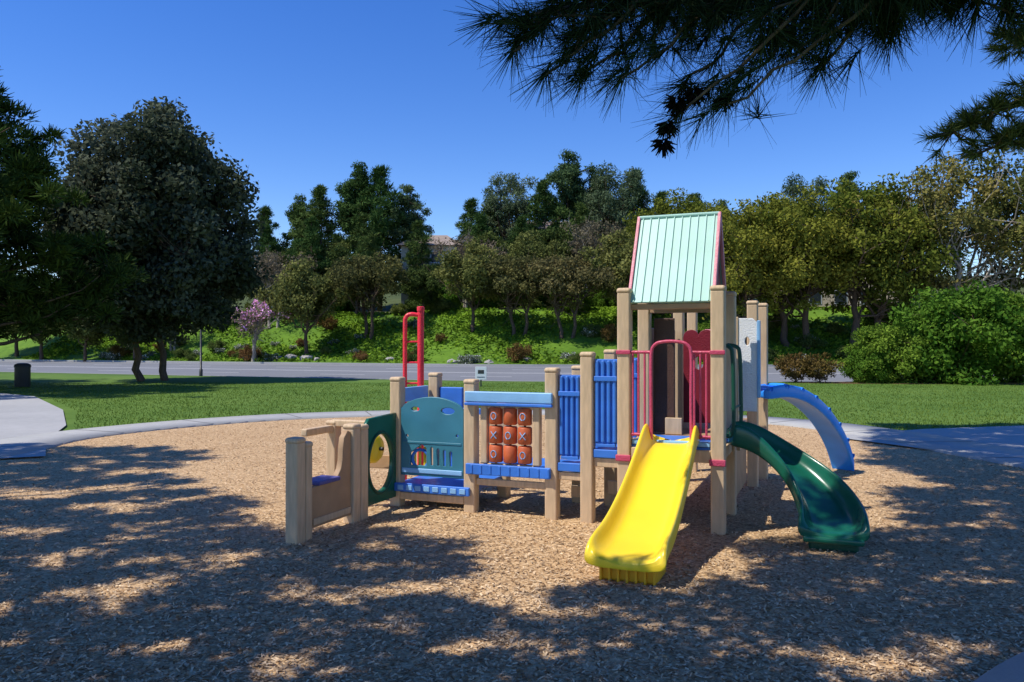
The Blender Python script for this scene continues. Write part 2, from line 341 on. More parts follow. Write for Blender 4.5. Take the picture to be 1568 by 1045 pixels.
euc=broad('euc',15,4.0,5,80,15000,.18,(.045,.080,.040),(.14,.19,.10),.22,fill=.5,csz=.22,flat=1.0,twig=30,asp=.3)
for i,(px,y,m,s) in enumerate([(-29.4,93,2,.90),(-25.4,94,0,1.02),(-22.4,91,2,1.04),(-18.4,93,0,1.26),(-15.4,91,2,1.18),(-12.6,93,1,1.02),(-10.6,88,2,.72),(-4.8,92,2,.88),(-2.6,96,0,.94),(-.2,95,3,1.12),(3.6,90,2,1.0),(7.2,94,1,1.26),(10.0,95,0,1.14),(12.0,91,3,1.14),(14.6,93,2,1.10),(17.6,92,2,.92),(22,95,1,.90),(26,96,0,.88),(31.5,99,3,.88),(36.6,98,3,1.10),(41.5,96,1,1.08),(-37,98,1,.7),(-47,100,1,.8),(47,97,3,.9)]):
    place('eucalyptus_tree' if m==3 else 'pine_tree',[cA,cB,cC,euc][m],px,y,s)
for (x,y,m,s) in [(-27,86,2,.66),(-21,82,2,.70),(-16,84,2,.76),(-3.4,84,2,.72),(1.0,80,2,.66),(7.5,84,2,.78),(14,86,2,.74)]:
    place('pine_tree',[cA,cB,cC][m],x,y,s)
rA=broad('tipu_a',14.5,7.0,2.6,140,28000,.17,(.080,.115,.018),(.235,.235,.035),.3,fill=.45,csz=.19,twig=90,ntrunk=2)
rB=broad('tipu_b',15.5,7.2,3.6,90,14000,.16,(.095,.115,.03),(.25,.22,.06),.28,fill=.5,csz=.17,twig=220,ntrunk=3,bark='barkpale')
for (x,y,m,s) in [(17.8,62,0,.82),(22.8,62.5,0,.89),(27.9,62,0,.98),(33.2,62,1,1.04),(39.5,62,1,1.07),(46,63,1,1.05),(53,64,0,1.1),(15.5,71,0,.76)]:
    place('tipu_tree',[rA,rB][m],x,y,s)
shB=broad('shrub_a',3.6,2.6,-.8,110,26000,.085,(.045,.115,.014),(.14,.25,.03),.08,fill=.33,csz=.22,lobe=.08)
shC=broad('shrub_b',1.6,1.3,-.3,40,4000,.08,(.05,.09,.02),(.15,.19,.05),.04,fill=.4,csz=.3,twig=10)
shR=broad('shrub_c',1.8,1.3,0,40,3500,.07,(.10,.06,.02),(.22,.15,.05),.04,fill=.45,csz=.28,twig=40)
shW=broad('shrub_d',.9,1.0,-.3,30,3000,.07,(.08,.11,.05),(.20,.24,.14),.03,fill=.4,csz=.3,flower=((.75,.75,.7),.2))
for (x,y,s) in [(17.9,37.2,.80),(20.9,37.4,1.36),(24.2,37.9,1.28),(27,38,1.0),(16.9,36.9,.5),(30,37.5,1.1)]:
    obj('hedge_shrub',shB,(x,y,0),rng.random()*6,s)
for (x,y) in [(13.6,37.4),(14.6,37.0)]: obj('shrub',shR,(x,y,0),rng.random()*6,.8)
for i in range(75):
    x=rng.uniform(-42,32); y=float(yn(x))+18.2/.93+.6+rng.random()**2*9
    m=[shC,shW,shW,shC,shR][rng.integers(5)]; place('bank_shrub',m,x,y,rng.uniform(.45,.95))
for i in range(16):
    x=rng.uniform(10,50); y=float(yn(x))+20.5+rng.uniform(2,8); place('bank_shrub',[shB,shC][i%2],x,y,rng.uniform(.7,1.1))
for i in range(26):
    x=rng.uniform(-45,20); y=float(yn(x))+19.5+rng.uniform(12,26); place('bank_shrub',[shB,shC][i%2],x,y,rng.uniform(.7,1.2))
k=60000; x=rng.uniform(-50,35,k); s=rng.uniform(.4,17,k); y=yn(x)+(18+s)/.93; z=hz(x,y)
keep=(np.sin(x*.5+s*.3)+np.sin(x*.17-s*.5)+rng.normal(0,.7,k))>-.4; x,y,z=x[keep],y[keep],z[keep];k=len(x)
iq=Q(); pt=np.clip(.5+.35*np.sin(x*.8)*np.sin(y*.9)+rng.normal(0,.2,k),0,1)
leaves(iq,np.stack([x,y,z+rng.random(k)*.25],1),rng.uniform(.08,.2,k),mix((.05,.11,.012),(.19,.34,.03),pt),np.tile([0,0,1.],(k,1)),0,.7)
obj('ivy_groundcover',iq.mesh('ivy',['leaf']))
blo=broad('blossom',6.2,3.2,2.4,34,2400,.12,(.10,.11,.05),(.20,.20,.09),.16,fill=.6,csz=.2,twig=130,bark='barkpale',flower=((.85,.42,.62),.5))
place('blossom_tree',blo,-22.4,67.6,.95); 
import bmesh
def rock(x,y,s):
    bm=bmesh.new(); bmesh.ops.create_icosphere(bm,subdivisions=2,radius=s)
    for v in bm.verts: v.co*=1+rng.normal(0,.12); v.co.z*=.6
    me=bpy.data.meshes.new('rock'); bm.to_mesh(me); bm.free(); me.materials.append(M['rock']); place('rock',me,x,y,1,dz=.1)
for i in range(9): x=rng.uniform(-28,6); rock(x,float(yn(x))+20+rng.uniform(0,2),rng.uniform(.3,.6))
# ------------------------------------------------------------ near pines overhead (unseen crowns shaped to dapple the ground + hanging branch)
litE=[(-.39,5.58,.95,.28),(.63,5.2,.38,.24),(-1.16,4.75,.25,.14),(-1.36,4.36,.3,.16),(1.7,4.4,.28,.2),(2.0,4.25,.3,.14),(2.45,4.5,.24,.14),(.35,6.3,.6,.55),(1.45,6.6,.6,.95),(2.3,7.3,.55,.4),(-2.6,6.4,.5,.25),(-2.9,5.6,.45,.22),(-3.4,5.3,.38,.18),(-.1,6.6,.5,.25),(3.6,9.3,.9,1.0),(4.6,10.5,1.0,1.0),(-4.6,7.4,.6,.2),(-4.2,8.6,.6,.2),(-5.8,9.2,.7,.25),(-5.2,10.8,.7,.25),(4.4,6.4,.25,.15),(5.2,7.4,.4,.2),(1.4,5.0,.2,.12),(0,4.6,.2,.1)]
def dens(x,y):
    r=x/y
    for (cx,cy,a,b) in litE:
        if ((x-cx)/a)**2+((y-cy)/b)**2<1.0: return 0
    if 6.55<y<7.5 and -2.5<x<-1.15: return 1
    if 7.35<y<9.6 and -2.6<x<4.0: return 0
    if y<6.6: return 1
    if y<7.1 and (x>-2.2 and x<3.2): return .5 if x<0 else .2
    if y<8.2 and r>.34: return 1
    if r<-.40 and y<13.5: return .7 if r>-.56 else 1
    if r<-.33 and y<9: return .55
    if r>.47 and y<17.5: return 1
    if r>.40 and y<12.5: return .5
    return 0
clumps=[]
g=.34
for gx in np.arange(-12,13,g):
    for gy in np.arange(1.6,18,g):
        x=gx+rng.uniform(-.5,.5)*g;y=gy+rng.uniform(-.5,.5)*g
        if abs(x)>.62*y+3: continue
        if rng.random()<dens(x,y):
            zmin=(2.5+.47*y)/1.112+.35
            z=max(rng.uniform(5.0,8.0),zmin+rng.random()*1.2)
            p=np.array([x,y,0])+SUN/SUN[2]*z; clumps.append((p,rng.uniform(.22,.32)))  # clump set on the sun ray so its shadow lands on the target
trunks=[(5.2,.2),(-6.2,-1.2),(-14.5,4.2),(9.5,6.0)]
groups=[[] for _ in trunks]
for p,r in clumps:
    dd_=[np.hypot(p[0]-t[0],p[1]-t[1]) for t in trunks]; groups[int(np.argmin(dd_))].append((p,r))
def tuft(q,p,d,n,l,w,c0,c1,spread=.7,mat=1):
    dirs=nrm(np.asarray(d)+rng.normal(0,spread,(n,3))); needles(q,np.tile(p,(n,1))-np.asarray(d)*rng.uniform(0,.08,(n,1))*(l/.17),dirs,l*rng.uniform(.6,1.1,n),w,mix(c0,c1,rng.random(n)),mat)
for ti,(t,gp) in enumerate(zip(trunks,groups)):
    q=Q(); H=12.
    tube(q,bez((t[0],t[1],-.1),(t[0]+.4,t[1]+.2,H),0,10,.06),np.linspace(.26,.06,10),0,12)
    limbs=[]
    gi=rng.permutation(len(gp)) if gp else []
    for i in gi[:22]:
        p=gp[i][0]; dist=np.hypot(p[0]-t[0],p[1]-t[1]); s=np.array([t[0]+.2,t[1]+.1,min(11,p[2]+.15*dist)])
        b=bez(s,p,.25,10,.08); tube(q,b,np.linspace(.07,.018,10),0,6); limbs.append(b)
    if limbs: A=np.concatenate(limbs)
    for p,r in gp:
        j=np.argmin(np.linalg.norm(A-p,axis=1)); 
        if np.linalg.norm(A[j]-p)>.05: tube(q,bez(A[j],p,.05,4,.03),np.linspace(.02,.008,4),0,4)
        k=125; dd=nrm(rng.normal(size=(k,3))); P=p+dd*(rng.random(k)**.45*r)[:,None]*np.array([1.1,1.1,.6])
        needles(q,P,nrm(rng.normal(size=(k,3))),rng.uniform(.12,.22,k),.034,mix((.012,.025,.01),(.05,.08,.025),rng.random(k)))
    if ti==0:
        c0=(.008,.018,.008);c1=(.04,.065,.03)
        main=[[(5.3,.3,4.6),(3.6,2.2,4.0),(2.4,2.9,3.45),(1.5,3.05,3.22),(.8,3.1,3.16),(.15,3.15,3.10)],
              [(5.3,.3,4.4),(3.4,2.6,3.7),(2.3,3.3,3.45),(1.3,3.5,3.38),(.5,3.6,3.35)],
              [(5.3,.3,4.7),(3.3,2.5,4.0),(2.5,2.85,3.25),(1.9,2.95,3.12),(1.3,3.0,3.10),(.5,3.05,3.12)],
              [(5.3,.3,4.9),(3.2,2.4,4.1),(2.2,2.6,3.3),(1.7,2.7,3.12),(1.1,2.8,3.04)]]
        for mp_ in main:
            mp_=np.array(mp_); 
            tt=np.linspace(0,len(mp_)-1,26); pp=np.stack([np.interp(tt,range(len(mp_)),mp_[:,i]) for i in range(3)],1)+rng.normal(0,.012,(26,3))
            tube(q,pp,np.linspace(.06,.008,26),0,6)
            for i in range(9,26):
                for _ in range(6):
                    a=rng.normal(0,1,3)*np.array([.9,.8,.35])+[ -.4,0,-.25]; a=nrm(a); L=rng.uniform(.06,.30)
                    e=pp[i]+a*L; e[2]=max(e[2],2.86+.13*rng.random()); tube(q,bez(pp[i],e,.0,4,.008),np.linspace(.007,.004,4),0,4)
                    tuft(q,e,nrm(a+[0,0,-.35]),58,.18,.0021,c0,c1,.62)
        for (s,e,nt) in [((.15,3.15,3.10),(.0,3.0,2.88),5),((.15,3.15,3.10),(-.04,3.05,3.02),3),((.35,3.13,3.12),(.12,3.05,2.80),5),((.8,3.1,3.15),(.42,3.0,2.78),5),((1.0,3.1,3.15),(.66,3.05,2.75),5),((1.2,3.08,3.15),(.84,2.95,2.74),5),((1.4,3.0,3.1),(1.18,3.0,2.82),4),((1.1,2.8,3.04),(.62,3.0,2.62),6),((1.3,2.8,3.0),(.80,2.95,2.66),4),((.6,3.1,3.1),(.28,3.1,2.84),4),((1.5,3,3.2),(1.42,3.0,2.97),3),((1.3,3.0,3.1),(1.05,3.0,2.86),5),((.5,3.05,3.12),(.20,3.0,2.86),5)]:
            b=bez(s,e,-.03,7,.012); tube(q,b,np.linspace(.008,.005,7),0,5); a=nrm(np.array(e)-np.array(s))
            tuft(q,b[-1],nrm(a+[0,0,-.3]),70,.18,.0019,c0,c1,.55)
            for _ in range(nt):
                i=rng.integers(2,6); o=b[i]+rng.normal(0,.05,3); tuft(q,o,nrm(a+rng.normal(0,.5,3)),48,.17,.0019,c0,c1,.6)
        for e in [(.60,3.0,2.60),(.63,2.98,2.68),(.585,3.01,2.53),(.70,3.0,2.72),(.80,2.96,2.69)]:
            e=np.array(e); 
            for _ in range(60):
                dd=nrm(rng.normal(size=3)); needles(q,(e+dd*.012)[None],nrm(dd+[0,0,-.8])[None],[.045],.008,np.array([[.012,.009,.007]]))
        for mp_ in [[(5.4,.4,5.0),(5.2,4.0,4.6),(4.7,5.8,4.10),(4.05,6.1,3.72),(3.50,6.1,3.42)],[(5.4,.4,5.0),(5.2,4.0,4.6),(4.8,5.9,4.0),(4.3,6.1,3.58),(3.8,6.1,3.30)],[(5.4,.4,5.4),(5.2,4.0,5.0),(4.6,5.8,4.6),(4.15,6,4.25),(3.95,6.0,4.10)]]:
            mp_=np.array(mp_); tt=np.linspace(0,4,24); pp=np.stack([np.interp(tt,range(5),mp_[:,i]) for i in range(3)],1)+rng.normal(0,.02,(24,3))
            tube(q,pp,np.linspace(.06,.01,24),0,6)
            for i in range(13,24):
                for _ in range(7):
                    a=nrm(rng.normal(size=3)*np.array([1,1,.5])+[-.3,0,-.1]); e=pp[i]+a*rng.uniform(.05,.30)*np.array([1,1,.6]); tube(q,bez(pp[i],e,0,3),[.008,.006,.004],0,4)
                    tuft(q,e,nrm(a+[0,0,.3]),50,.13,.0042,(.03,.055,.015),(.18,.21,.06),.75)  # sunlit clusters: the light is in the brighter needle colours
    obj('pine_tree',q.mesh('near_pine_%d'%ti,['bark','needle'],smooth=[0]))
# ------------------------------------------------------------ playground structure
PS=bpy.data.objects.new('playground_structure',None); bpy.context.collection.objects.link(PS)
PS.location=(1.92,7.27,0); PS.rotation_euler=(0,0,math.radians(-22))
def rbox(name,x0,x1,y0,y1,z0,z1,mat,bev=.008,par=PS,rot=None,seg=2):
    bm=bmesh.new(); bmesh.ops.create_cube(bm,size=1)
    sx,sy,sz=x1-x0,y1-y0,z1-z0
    for v in bm.verts: v.co=Vector((v.co.x*sx,v.co.y*sy,v.co.z*sz))
    if bev: bmesh.ops.bevel(bm,geom=bm.edges[:],offset=min(bev,.45*min(sx,sy,sz)),segments=seg,affect='EDGES',profile=.5)
    me=bpy.data.meshes.new(name); bm.to_mesh(me); bm.free(); me.materials.append(M[mat])
    for p in me.polygons: p.use_smooth=True
    o=obj(name,me,((x0+x1)/2,(y0+y1)/2,(z0+z1)/2),0,1,par)
    if rot: o.rotation_euler=rot
    md=o.modifiers.new('wn','WEIGHTED_NORMAL'); md.keep_sharp=True
    return o
def ptube(name,pts,r,mat,par=PS,n=10,smooth_path=True,k=5):
    P=np.array(pts,float)
    if smooth_path and len(P)>2:
        e=np.vstack([2*P[0]-P[1],P,2*P[-1]-P[-2]]); out=[]
        for i in range(1,len(e)-2):
            for t in np.linspace(0,1,k,endpoint=False):
                p0,p1,p2,p3=e[i-1],e[i],e[i+1],e[i+2]; out.append(.5*((2*p1)+(-p0+p2)*t+(2*p0-5*p1+4*p2-p3)*t*t+(-p0+3*p1-3*p2+p3)*t**3))
        out.append(e[-2]); P=np.array(out)
    q=Q(); tube(q,P,r,0,n)
    return obj(name,q.mesh(name,[mat],smooth=[0]),parent=par)
def panel(name,outer,holes,th,mat,loc,plane='u',par=PS,bev=.005):
    cu=bpy.data.curves.new(name,'CURVE'); cu.dimensions='2D'; cu.fill_mode='BOTH'; cu.extrude=th/2; cu.bevel_depth=bev; cu.bevel_resolution=1
    for pts in [outer]+holes:
        s=cu.splines.new('POLY'); s.points.add(len(pts)-1); s.use_cyclic_u=True
        for p,(a,b) in zip(s.points,pts): p.co=(a,b,0,1)
    t=bpy.data.objects.new('tmp',cu); bpy.context.collection.objects.link(t); dg=bpy.context.evaluated_depsgraph_get()
    me=bpy.data.meshes.new_from_object(t.evaluated_get(dg)); bpy.data.objects.remove(t); me.materials.clear(); me.materials.append(M[mat])
    o=obj(name,me,loc,0,1,par); o.rotation_euler=(math.pi/2,0,0 if plane=='u' else math.pi/2); return o
def ell(cx,cz,a,b,n=24): return [(cx+a*math.cos(t),cz+b*math.sin(t)) for t in np.linspace(0,2*math.pi,n,endpoint=False)]
def loft(name,stations,prof,mat,par=PS,sub=1):
    V=[];n=None
    for (p,s,W,H) in stations:
        pr=prof(W,H); n=len(pr); p=np.array(p,float); s=np.array(s,float)
        for (a,h) in pr: V.append(p+s*a+np.array([0,0,h]))
    k=len(stations); F=[[i*n+j,i*n+(j+1)%n,(i+1)*n+(j+1)%n,(i+1)*n+j] for i in range(k-1) for j in range(n)]
    me=bpy.data.meshes.new(name); me.from_pydata([tuple(v) for v in V],[],F+[list(range(n))[::-1],[(k-1)*n+j for j in range(n)]]); me.materials.append(M[mat])
    bm=bmesh.new(); bm.from_mesh(me); bmesh.ops.recalc_face_normals(bm,faces=bm.faces[:]); bm.to_mesh(me); bm.free()
    for f in me.polygons: f.use_smooth=True
    o=obj(name,me,parent=par); md=o.modifiers.new('s','SUBSURF'); md.levels=sub+1; md.render_levels=sub+1; return o
pn_=0
def post(a,b,z,w=.13,mat='beige'):
    global pn_; pn_+=1
    rbox('post_%d'%pn_,a-w/2,a+w/2,b-w/2,b+w/2,-.05,z-.03,mat,.02,seg=3)
    rbox('post_cap_%d'%pn_,a-w/2-.006,a+w/2+.006,b-w/2-.006,b+w/2+.006,z-.045,z+.012,mat,.028,seg=3)
A0,A1,A2,A3,A4,A5=0,-.886,-1.26,-1.63,-2.53,-3.42; B1=.886
for a,b,z in [(A0,0,2.3),(A1,0,2.3),(A2,0,1.68),(A3,0,1.52),(A4,0,1.39),(A5,0,1.40),(A0,B1,2.3),(A1,B1,2.3),(A2,B1,1.70),(A3,B1,1.52),(A4,B1,1.16),(A5,B1,1.42),
              (A5,-.886,.97),(A5,-.745,.95),(A5,-1.77,.93),(-.83,2.66,2.3),(-.80,3.55,2.3),(.08,2.66,2.3),(.15,3.3,2.3),(-4.25,0.0,.90)]: post(a,b,z)
post(A5+.01,-1.645,.88,.10)
rbox('main_deck',A1,A0,0,B1,.75,.80,'blue'); rbox('deck_fascia',A1+.065,A0-.065,-.045,.0,.66,.775,'beige')
rbox('deck_step_edge',A1+.075,A0-.075,-.02,.06,.803,.85,'bluelt')
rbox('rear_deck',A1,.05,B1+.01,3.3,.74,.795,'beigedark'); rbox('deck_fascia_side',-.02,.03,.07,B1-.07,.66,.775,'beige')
rbox('rear_fascia',.05,.10,B1+.07,2.6,.66,.78,'beige')
rbox('step_upper',A2+.03,A1-.03,.0,B1,.66,.72,'blue'); rbox('step_upper_edge',A2+.066,A1-.066,-.045,.0,.655,.735,'blue'); rbox('step_upper_skirt',A2+.066,A1-.066,-.02,.02,.56,.65,'beige')
rbox('step_mid',A3+.03,A2-.03,.0,B1,.50,.56,'blue'); rbox('step_mid_edge',A3+.066,A2-.066,-.045,.0,.50,.585,'blue'); rbox('step_mid_skirt',A3+.066,A2-.066,-.02,.02,.41,.49,'beige')
rbox('low_beam',A3+.066,A2-.066,.4,.44,.16,.28,'beige'); rbox('low_beam_b',A2+.066,A1-.066,.5,.54,.2,.34,'beige')
rbox('transfer_deck',A4+.02,A3-.02,.0,B1,.42,.48,'blue'); rbox('transfer_edge',A4-.02,A3+.01,-.11,-.068,.42,.53,'blue')
for i in range(9):
    x=A4+.05+i*.105; rbox('edge_rib_%d'%i,x-.012,x+.012,-.118,-.108,.43,.52,'blue',.004)
rbox('transfer_skirt',A4+.066,A3-.066,-.03,.01,.30,.37,'beige')
rbox('transfer_rail',A4-.03,A3+.03,-.115,-.068,1.17,1.28,'bluelt',.012)  # sunlit top plank: brightness put into the lighter blue
rbox('transfer_rail_trim',A4-.03,A3+.03,-.12,-.075,1.135,1.165,'blue',.006)
for x in (-2.37,-1.79): rbox('panel_upright',x-.04,x+.04,-.05,.03,.53,1.135,'beige',.015)
tc0,tc1=-2.32,-1.84; w=(tc1-tc0)/3
for j in range(3):
    cx=tc0+w*(j+.5)
    ptube('tictactoe_rod_%d'%j,[(cx,-.02,.53),(cx,-.02,1.14)],.012,'metal',smooth_path=False)
    for i in range(3):
        cz=.64+i*.195; R_=w*.455
        ptube('tictactoe_cylinder_%d%d'%(i,j),[(cx,-.02,cz-.090),(cx,-.02,cz-.088),(cx,-.02,cz-.078),(cx,-.02,cz+.078),(cx,-.02,cz+.088),(cx,-.02,cz+.090)],[.013,R_*.86,R_,R_,R_*.86,.013],'orange',n=20,smooth_path=False)
        if (i+j)%2==0:
            q=Q(); an=np.linspace(0,2*np.pi,15); pts=[]
            for t in an:
                dx=.028*math.cos(t); pts.append((cx+dx,-.02-math.sqrt(R_*R_-dx*dx)-.001,cz+.036*math.sin(t)))
            tube(q,pts,.005,0,5); obj('mark_o',q.mesh('mark_o',['bluelt'],smooth=[0]),parent=PS)
        elif i==1:
            for s in (1,-1):
                pts=[(cx+s*u_*.03,-.02-math.sqrt(R_*R_-(u_*.03)**2)-.001,cz+u_*.036) for u_ in np.linspace(-1,1,5)]
                q=Q(); tube(q,pts,.005,0,5); obj('mark_x',q.mesh('mark_x',['bluelt'],smooth=[0]),parent=PS)
rbox('tictactoe_frame_top',-2.34,-1.82,-.04,.01,1.10,1.135,'beige',.008); rbox('tictactoe_frame_bottom',-2.34,-1.82,-.04,.01,.50,.535,'beige',.008)
def slat(name,a0,a1,z0,z1,b=0):
    rbox(name+'_back',a0,a1,b-.005,b+.02,z0,z1,'blue',.006)
    n=4; w=(a1-a0)/n
    for i in range(n):
        rbox(name+'_slat_%d'%i,a0+w*i+.01,a0+w*(i+1)-.01,b-.035,b-.005,z0+.012,z1-.012,'blue',.014,seg=3)
    rbox(name+'_foot',a0+.02,a1-.02,b-.03,b+.02,z0-.03,z0,'blue',.004); rbox(name+'_mid',a0,a1,b-.045,b-.03,z0+(z1-z0)*.74,z0+(z1-z0)*.80,'blue',.006)
slat('barrier_low',A3+.075,A2-.072,.65,1.46); slat('barrier_high',A2+.072,A1-.07,.79,1.62)
slat('barrier_rear_low',A3+.075,A2-.072,.65,1.46,B1); slat('barrier_rear_high',A2+.072,A1-.07,.79,1.62,B1)
rbox('low_deck',A5,A4,0,B1,.20,.26,'blue'); rbox('low_deck_edge',A5+.02,A4+.02,-.11,-.07,.185,.275,'blue')
for i in range(8):
    x=A5+.10+i*.105; rbox('low_edge_slot_%d'%i,x-.035,x+.035,-.118,-.108,.205,.258,'bluelt',.008)
rbox('low_deck_skirt',A5+.066,A4-.066,-.06,-.02,.09,.17,'beige'); rbox('low_deck_skirt_side',A5-.02,A5+.02,.07,.8,.09,.2,'beige')
x0,x1=A5+.075,A4-.075; xm=(x0+x1)/2
top=[(x1-(x1-x0)*t, 1.07+.13*math.sin(math.pi*t)**.6) for t in np.linspace(0,1,17)]
outer=[(x0,.36),(x1,.36)]+top
holes=[ell(xm-.20,1.07,.055,.028),ell(xm+.19,1.06,.085,.040)]
for i in range(4):
    xx=xm+.0+i*.075; holes.append([(xx-.02,.47+.0),(xx+.02,.47),(xx+.02,.66-i*.012),(xx,.68-i*.012),(xx-.02,.66-i*.012)])
holes.append([(xm-.27,.46),(xm-.06,.46),(xm-.06,.66),(xm-.12,.70),(xm-.27,.60)])
holes.append(ell(xm-.3,.78,.02,.02,12)); holes.append(ell(xm+.3,.80,.02,.02,12))
panel('teal_play_panel',outer,holes,.03,'teal',(0,-.03,0))
rbox('teal_panel_rail',x0+.01,x1-.01,-.062,-.047,.385,.435,'bluelt',.008); rbox('teal_panel_rail_b',x0+.02,x1-.02,-.056,-.047,.70,.725,'teal',.004)
for i in range(6):
    xx=xm-.25+i*.062; rbox('yellow_bar_%d'%i,xx-.014,xx+.014,.02,.05,.42,.70-.02*i,'yellow',.01)
q=Q(); an=np.linspace(0,2*np.pi,25); tube(q,[(xm-.16+.1*math.cos(t),.0,.53+.1*math.sin(t)) for t in an],.018,0,7); obj('steering_wheel',q.mesh('steering_wheel',['blue'],smooth=[0]),parent=PS)
rbox('rear_blue_panel',A5+.07,A4-.52,B1-.03,B1+.02,.30,1.26,'blue',.01); rbox('rear_rail',A4-.52,A4-.07,B1-.03,B1+.01,.95,1.02,'blue',.01); rbox('side_blue_rail',A5-.085,A5-.045,.05,.8,1.12,1.28,'bluelt',.01)
ptube('red_climber_rail',[(-3.77,.77,0),(-3.77,.77,1),(-3.77,.77,1.95),(-3.76,.775,2.09),(-3.71,.80,2.13),(-3.62,.84,2.12)],.026,'red')
ptube('red_climber_post',[(-3.6,.85,0),(-3.6,.85,1.1),(-3.6,.85,2.18)],.040,'red',n=14)
ptube('red_climber_cap',[(-3.6,.85,2.17),(-3.6,.85,2.20),(-3.6,.85,2.225)],[.046]*10+[.03],'red',n=14)
for i in range(7): ptube('red_rung_%d'%i,[(-3.77,.77,.3+i*.25),(-3.6,.85,.3+i*.25)],.012,'red',smooth_path=False)
panel('green_wheel_panel',[(-.68,.12),(-.07,.12),(-.07,1.02),(-.60,1.0),(-.68,.92)],[ell(-.375,.53,.235,.30,30)],.03,'green',(A5,0,0),'v')
q=Q(); an=np.linspace(0,2*np.pi,33); tube(q,[(A5+.02,-.375+.25*math.cos(t),.53+.315*math.sin(t)) for t in an],.018,0,7); obj('porthole_ring',q.mesh('porthole_ring',['greendk'],smooth=[0]),parent=PS)
prof=[(0,.02),(.02,.12),(.06,.155),(.16,.165),(.28,.155),(.33,.12),(.35,.02)]
ptube('yellow_barrel',[(A5-.04-a,-.30,.66) for a,r in prof],[r for a,r in prof],'yellow',n=24,smooth_path=False)
ptube('barrel_axle',[(A5-.4,-.30,.66),(A5-.0,-.30,.66)],.02,'metal',smooth_path=False)
rbox('barrel_bracket',A5-.42,A5-.38,-.34,-.26,0,.72,'beige'); 
wall=[(-1.57,.10),(-.95,.10),(-.95,.90),(-1.0,.92),(-1.06,.86)]+[(-1.08,.75),(-1.085,.65),(-1.11,.57),(-1.17,.50),(-1.25,.47),(-1.57,.46)]
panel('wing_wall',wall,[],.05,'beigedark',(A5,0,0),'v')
rbox('wing_seat',A5-.16,A5+.06,-1.50,-1.16,.47,.51,'purple',.012); rbox('wing_wall_rail',A5+.03,A5+.045,-1.56,-.96,.12,.18,'beige')
rbox('counter_beam',-4.25,-3.5,-.06,.02,.84,.92,'beige',.015); rbox('counter_beam_front',-4.29,-4.21,-.55,.02,.78,.86,'beige',.015); rbox('counter_panel',-4.1,-3.5,-.02,.01,.4,.55,'beigedark',.01)
# roof
RX0,RX1=A1+.062,A0-.055; rz0,rz1=2.165,3.05; bm_=B1/2
rl=math.hypot(bm_+.02,rz1-rz0); ra=math.atan2(rz1-rz0,bm_+.02)
for sgn,nm in ((1,'front'),(-1,'rear')):
    e=np.array([0,-.02 if sgn==1 else B1+.02,rz0]); rdg=np.array([0,bm_,rz1]); mid=(e+rdg)/2
    o=rbox('roof_slope_'+nm,RX0,RX1,-rl/2,rl/2,-.012,.012,'roof',.003); o.location=((RX0+RX1)/2,mid[1],mid[2]); o.rotation_euler=(ra*sgn,0,0)
    nn=np.array([0,-math.sin(ra)*sgn,math.cos(ra)])
    ns=9
    for i in range(ns+1):
        x=RX0+.03+(RX1-RX0-.06)*i/ns; c=mid+nn*.014
        o=rbox('roof_seam_%s_%d'%(nm,i),x-.005,x+.005,-rl/2,rl/2,-.009,.009,'roof',.003); o.location=(x,c[1],c[2]); o.rotation_euler=(ra*sgn,0,0)
    for x in (RX0-.016,RX1+.016):
        o=rbox('roof_rake_%s'%nm,x-.015,x+.015,-rl/2-.01,rl/2+.01,-.035,.030,'rooftrim',.005); o.location=(x,mid[1],mid[2]); o.rotation_euler=(ra*sgn,0,0)
rbox('roof_ridge_cap',RX0-.02,RX1+.02,bm_-.03,bm_+.03,rz1-.01,rz1+.025,'roof',.012)
for x in (RX0+.03,RX1-.03): panel('roof_gable',[(.04,rz0+.03),(B1-.04,rz0+.03),(bm_,rz1-.08)],[],.02,'maroon',(x,0,0),'v')
rbox('roof_eave_beam',RX0,RX1,.0,.05,2.10,2.155,'beigedark'); rbox('roof_eave_beam_rear',RX0,RX1,B1-.05,B1,2.10,2.155,'beigedark')
fb=-.03
ptube('rail_top_left',[(A1+.06,fb,1.69),(-.62,fb,1.69)],.015,'pink',smooth_path=False); ptube('rail_bottom_left',[(A1+.06,fb,.90),(-.62,fb,.90)],.015,'pink',smooth_path=False)
for i,x in enumerate((-.80,-.745,-.685,-.63)): ptube('rail_bar_left_%d'%i,[(x,fb,.88),(x,fb,1.69)],.011,'pink',smooth_path=False)
ptube('rail_top_right',[(-.23,fb,1.69),(A0-.06,fb,1.69)],.015,'pink',smooth_path=False); ptube('rail_bottom_right',[(-.23,fb,.90),(A0-.06,fb,.90)],.015,'pink',smooth_path=False)
for i,x in enumerate((-.215,-.16,-.105)): ptube('rail_bar_right_%d'%i,[(x,fb,.88),(x,fb,1.69)],.011,'pink',smooth_path=False)
ptube('slide_hoop',[(-.61,fb-.06,.86),(-.61,fb-.07,1.3),(-.61,fb-.06,1.66),(-.575,fb-.06,1.76),(-.49,fb-.06,1.79),(-.36,fb-.06,1.79),(-.27,fb-.06,1.76),(-.235,fb-.06,1.66),(-.235,fb-.07,1.3),(-.235,fb-.06,.86)],.016,'pink')
for x in (A1,A0): rbox('rail_bracket',x-.075,x+.075,-.085,-.06,.64,.70,'pink',.008); rbox('rail_bracket_top',x-.07,x+.07,-.08,-.06,1.67,1.71,'pink',.006)
def heart(cx,z0,zt,w): 
    return [(cx-w,z0),(cx+w,z0)]+[(cx+w/2+w/2*math.cos(t),zt+w/2*math.sin(t)) for t in np.linspace(0,math.pi,9)]+[(cx-w/2+w/2*math.cos(t),zt+w/2*math.sin(t)) for t in np.linspace(0,math.pi,9)][1:]
